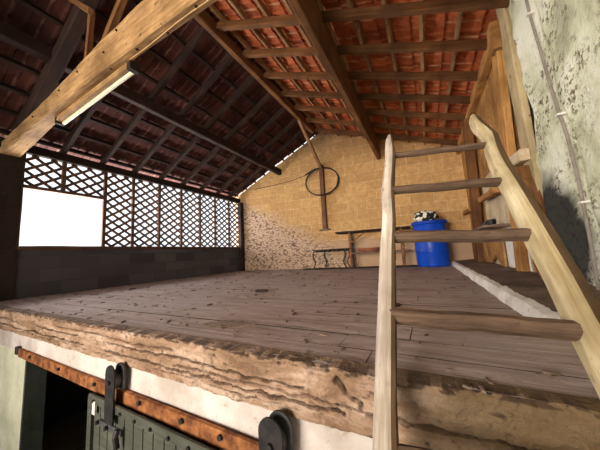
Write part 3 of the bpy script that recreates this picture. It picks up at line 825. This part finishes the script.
# ------------------------------------------------------------------ ladder
def lp(x, z, off=0.0):      # point in the ladder plane
    return Vector((x, .756 + .268 * x + .776 * z + off, z))
lad = empty('ladder', (0.1, -.70, ZG), 'rough homemade wooden ladder with pale pole sides leaning over the loft edge', 'ladder')
LO = (0.1, -.70, ZG)
def pole(xf, rf, z0_, z1_, side_mat, flatx, seed, matm, bark_lo):
    g = MB(); N, n = 70, 16; vs = []; mi = []
    for k in range(N + 1):
        z = z0_ + (z1_ - z0_) * k / N; cpos = lp(xf(z), z); r_ = rf(z)
        d = Vector((0, .776, 1)).normalized(); sx = Vector((1, .268, 0)).normalized(); sy = d.cross(sx)
        cpos += sx * .008 * noise.noise(Vector((seed, 0, z * 5))) + sy * .006 * noise.noise(Vector((seed, 5, z * 4)))
        for i in range(n):
            t = 2 * math.pi * i / n
            q = r_ * (1 + .10 * noise.noise(Vector((math.cos(t) * 1.5 + seed, math.sin(t) * 1.5, z * 6))) + .05 * noise.noise(Vector((math.cos(t) * 5 + seed, math.sin(t) * 5, z * 18))))
            # slightly squared section
            q *= 1 / max(abs(math.cos(t)), abs(math.sin(t))) ** .35
            vs.append(cpos + sx * math.cos(t) * q * flatx + sy * math.sin(t) * q)
    fs = []
    for k in range(N):
        for i in range(n):
            fs.append((k * n + i, k * n + (i + 1) % n, (k + 1) * n + (i + 1) % n, (k + 1) * n + i))
            t = 2 * math.pi * (i + .5) / n; mi.append(1 if bark_lo[0] < (math.degrees(t) + 180) % 360 - 180 < bark_lo[1] else 0)
    fs += [tuple(range(n - 1, -1, -1)), tuple(N * n + i for i in range(n))]; mi += [0, 0]
    g.add(vs, fs, mi)
    return g.build('side_pole', [matm, side_mat], lad, smooth=True, matrix=frame(lp(xf(z0_), z0_), lp(xf(z1_), z1_), (0, -1, .5)))
def taper(z, zt, r0_, r1_, tip):
    t = max(0, min(1, (z - ZG) / (zt - ZG))); r_ = r0_ + (r1_ - r0_) * t
    e = (zt - z) / tip
    return r_ * (1 if e > 1 else .35 + .65 * max(0, e) ** .5)
o = pole(lambda z: -.137 - .004 * (1 - z), lambda z: taper(z, 1.11, .036, .028, .12), ZG, 1.11, W_BARK, 1.0, 3.0, W_POLEG, (-66, 60))
o['label'] = 'greyed pale left side pole'
def xr_(z): 
    return .374 - .038 * max(0, z) / 1.1 + .018 * math.exp(-((z - .98) / .07) ** 2)
o = pole(xr_, lambda z: taper(z, 1.19, .056, .037, .14) * (1 - .12 * math.exp(-((z - 1.03) / .06) ** 2)), ZG, 1.19, W_BARK, .95, 11.0, W_POLE, (-84, 90))
o['label'] = 'yellowish right side pole with dark bark on one side'
rungs = [(.93, .915, .018), (.685, .672, .021), (.452, .422, .0245), (.19, .152, .0275)]
z = -.08
while z > -1.8: rungs.append((z, z - .03, .024)); z -= .27
for (zl, zr2, r_) in rungs:
    p0, p1 = lp(-.15, zl, -.004), lp(.366, zr2, -.006)
    g = MB(); pts = [p0.lerp(p1, i / 14) + Vector((0, 0, .0018 * math.sin(i * .8 + zl * 9))) for i in range(15)]
    g.tube(pts, [r_ * (1 + .03 * math.sin(i * 1.9 + zl * 20)) for i in range(15)], 9, jit=.04)
    g.build('rung', W_RUNG, lad, smooth=False, matrix=frame(p0, p1))

# ------------------------------------------------------------------ sliding door gear under the loft
rl = timber('door_track', (-3.42, .855 + .05, -.350), (-.2, .825, -.357), .022, .072, RUST, 'rusty flat iron rail carrying the sliding door below the loft edge', 'rail', seg=10, jit=.0015)
def onrail(x, dz=0, dy=0): return Vector((x, .905 + (.825 - .905) * (x + 3.42) / 3.22 + dy, -.345 + dz))
for x in (-3.1, -2.5, -1.95, -1.45, -1.1, -.85):
    q = MB(); q.tube([onrail(x, .005, -.01), onrail(x, .005, -.024)], .012, 8); q.build('bolt', IRON, rl, matrix=Matrix.Translation(onrail(x)))
q = MB(); q.bar(onrail(-3.44, -.02), onrail(-3.44, .045), .045, .06, up=(1, 0, 0)); q.build('end_stop', IRON, rl, matrix=Matrix.Translation(onrail(-3.44)))

dd = empty('sliding_door', (-1.1, .80, ZG + .02), 'grey-green boarded sliding door hanging below the rusty rail', 'door'); DO = (-1.1, .80, ZG + .02)
def dy_(x): return .835 + (-.045) * (x + 1.95) / 1.7
g = MB(); x = -1.90
while x < -.15:
    wd = .088
    P = [(x, dy_(x)), (x + wd - .008, dy_(x + wd)), (x + wd - .008, dy_(x + wd) + .025), (x, dy_(x) + .025)]
    g.add([(p[0], p[1], ZG + .05) for p in P] + [(p[0], p[1], -.395) for p in P], [(0, 1, 2, 3), (7, 6, 5, 4), (0, 4, 5, 1), (1, 5, 6, 2), (2, 6, 7, 3), (3, 7, 4, 0)])
    x += wd
ob = g.build('boards', DOORM, dd, origin=DO)
ob.matrix_basis = ob.matrix_basis
g = MB(); g.box((-1.9, .85, ZG + .05), (-.15, .862, -.4)); g.build('backing', W_DARK, dd, origin=DO)
def rail_part(xa, za, xb, zb_, wd, nm='frame_rail', mat=DOORM, th=.014, off=-.010):
    g = MB(); g.bar((xa, dy_(xa) + off, za), (xb, dy_(xb) + off, zb_), th, wd, up=(0, 0, 1) if abs(zb_ - za) < abs(xb - xa) else (1, 0, 0), seg=2)
    return g.build(nm, mat, dd, origin=DO)
rail_part(-1.93, -.395, -.15, -.395, .045)
g = MB(); g.box((-1.935, dy_(-1.93) - .018, ZG + .05), (-1.89, dy_(-1.9) + .02, -.385)); g.build('frame_stile', DOORM, dd, origin=DO)
g = MB(); g.box((-1.80, dy_(-1.8) - .016, -.52), (-1.56, dy_(-1.56) + .0, -.49)); g.build('iron_strap', GREYM, dd, origin=DO)
for x in (-1.86, -1.70, -1.56, -1.42, -1.28, -1.14, -1.0, -.86, -.72, -.58):
    q = MB(); q.tube([(x, dy_(x) - .012, -.40), (x, dy_(x) - .026, -.40)], .009, 8); q.build('bolt', IRON, dd, origin=DO)
for (x, z) in ((-1.8, -.50), (-1.70, -.505), (-1.59, -.50)):
    q = MB(); q.tube([(x, dy_(x) - .012, z), (x, dy_(x) - .03, z)], .011, 8); q.build('bolt', IRON, dd, origin=DO)
q = MB(); q.tube([(-1.56, dy_(-1.56) - .03, -.47 - .0), (-1.56, dy_(-1.56) - .04, -.50), (-1.56, dy_(-1.56) - .03, -.56)], .014, 8); q.build('handle', IRON, dd, origin=DO)
q = MB(); q.box((-1.865, dy_(-1.8) - .022, -.47), (-1.835, dy_(-1.8) - .012, -.40)); q.build('latch_plate', WHITE, dd, origin=DO)
def hanger(xc, sc, nm):
    y = dy_(xc) - .03
    w_ = .05 * sc; zt = -.165; zb_ = -.47
    def strap(yy_, th, x0_, mat, nm2, zbot, par):
        pts = [(x0_ - w_ * .9, zbot)] + [(x0_ + w_ * math.cos(t), zt - w_ + w_ * math.sin(t)) for t in [math.pi - math.pi * i / 10 for i in range(11)]] + [(x0_ + w_ * .9, zbot)]
        g = MB(); g.prism(pts, 'y', yy_, yy_ + th); return g.build(nm2, mat, par, origin=DO)
    hg = strap(y, .008, xc, IRON, 'roller_hanger', zb_, dd)
    strap(y + .045, .01, xc + .012, GREYM, 'back_strap', -.30, hg)
    g = MB(); g.tube([(xc, y + .01, -.255), (xc, y + .04, -.255)], .046 * sc, 20); g.build('wheel', GREYM, hg, origin=DO)
    g = MB(); g.tube([(xc, y - .012, -.255), (xc, y + .05, -.255)], .012, 10); g.build('axle', IRON, hg, origin=DO)
hanger(-1.66, .95, 'a'); hanger(-.555, 1.0, 'b')

# dim lumber lying under the loft inside the doorway
for (p0, p1, lab) in (((-3.9, 2.3, -1.05), (-2.0, 2.6, -.82), 'pale pole lying across the dark space inside the doorway, the upper one'),
                      ((-3.8, 2.1, -1.35), (-2.2, 2.3, -1.0), 'pale pole lying across the dark space inside the doorway, the lower one')):
    g = MB(); g.tube([p0, p1], .02, 8); props(g.build('stored_pole', W_GREY, matrix=frame(p0, p1)), lab, 'pole')
cr = empty('storage_rack', (-3.0, 2.5, ZG), 'dim wooden rack in the dark space inside the doorway', 'rack')
for x in (-4.1, -2.0):
    for y in (2.0, 2.7):
        q = MB(); q.bar((x, y, ZG), (x, y, -.7), .06, .06, up=(1, 0, 0)); q.build('leg', W_GREY, cr, origin=(-3.0, 2.5, ZG))
for z in (-1.5, -1.15):
    q = MB(); q.box((-4.15, 1.95, z), (-1.95, 2.75, z + .03)); q.build('shelf', W_GREY, cr, origin=(-3.0, 2.5, ZG))

# ------------------------------------------------------------------ litter on the boards
def scrap(x, y, sx, sy, sz, rz, mat, name, label, cat, group=None):
    g = MB(); N = 10; poly = []
    for i in range(N):
        t = 2 * math.pi * i / N; q = 1 + random.uniform(-.25, .25); poly.append((math.cos(t) * sx * q, math.sin(t) * sy * q))
    c_, s__ = math.cos(rz), math.sin(rz); poly = [(x + a_ * c_ - b_ * s__, y + a_ * s__ + b_ * c_) for a_, b_ in poly]
    g.prism(poly, 'z', .001, .001 + sz)
    return props(g.build(name, mat, origin=(x, y, 0)), label, cat, group)
scrap(-1.74, 2.36, .07, .045, .022, .2, W_DARK, 'wood_scrap', 'dark flat chunk of wood lying on the middle of the floorboards', 'scrap')
scrap(-4.2, 2.3, .06, .03, .012, .3, W_DARK, 'wood_scrap', 'small dark scrap on the floor near the grey block wall', 'scrap')
scrap(-.25, 1.9, .04, .03, .012, 1.0, W_DARK, 'wood_scrap', 'dark scrap on the boards just right of the left ladder pole', 'scrap')
for q in range(5):
    timber('board_batten', (-1.28 + .055 * q, 1.11, .004), (-1.18 + .055 * q, 1.22, .004), .018, .012, RUBBLE, '%s of five short dark sticks on the floor close to the loft edge' % ordn(q), 'stick', 'short dark sticks near the loft edge', seg=1, jit=0)
g = MB()
for k in range(420):
    x = random.uniform(XL + .2, .38); y = ye(x) + .0 + random.uniform(0, 1) ** 1.8 * 4.6
    if y > yb(x) - .2: continue
    s2 = random.uniform(.003, .010) * (1 + .25 * y); rz = random.uniform(0, 3.14); l2 = random.uniform(.6, 2.6)
    c_, s__ = math.cos(rz), math.sin(rz)
    P = [(-s2 * l2, -s2 * .5), (s2 * l2, -s2 * .4), (s2 * l2 * .8, s2 * .5), (-s2 * l2 * .7, s2 * .45)]
    P = [(x + a_ * c_ - b_ * s__, y + a_ * s__ + b_ * c_) for a_, b_ in P]; h_ = s2 * .7
    g.add([(p[0], p[1], .0) for p in P] + [(p[0], p[1], h_) for p in P], [(3, 2, 1, 0), (4, 5, 6, 7), (0, 1, 5, 4), (1, 2, 6, 5), (2, 3, 7, 6), (3, 0, 4, 7)], random.choice((0, 0, 1)))
props(g.build('floor_litter', [RUBBLE, CURBD]), 'scattered crumbs of dirt and bark on the loft floorboards', 'litter', kind='stuff')
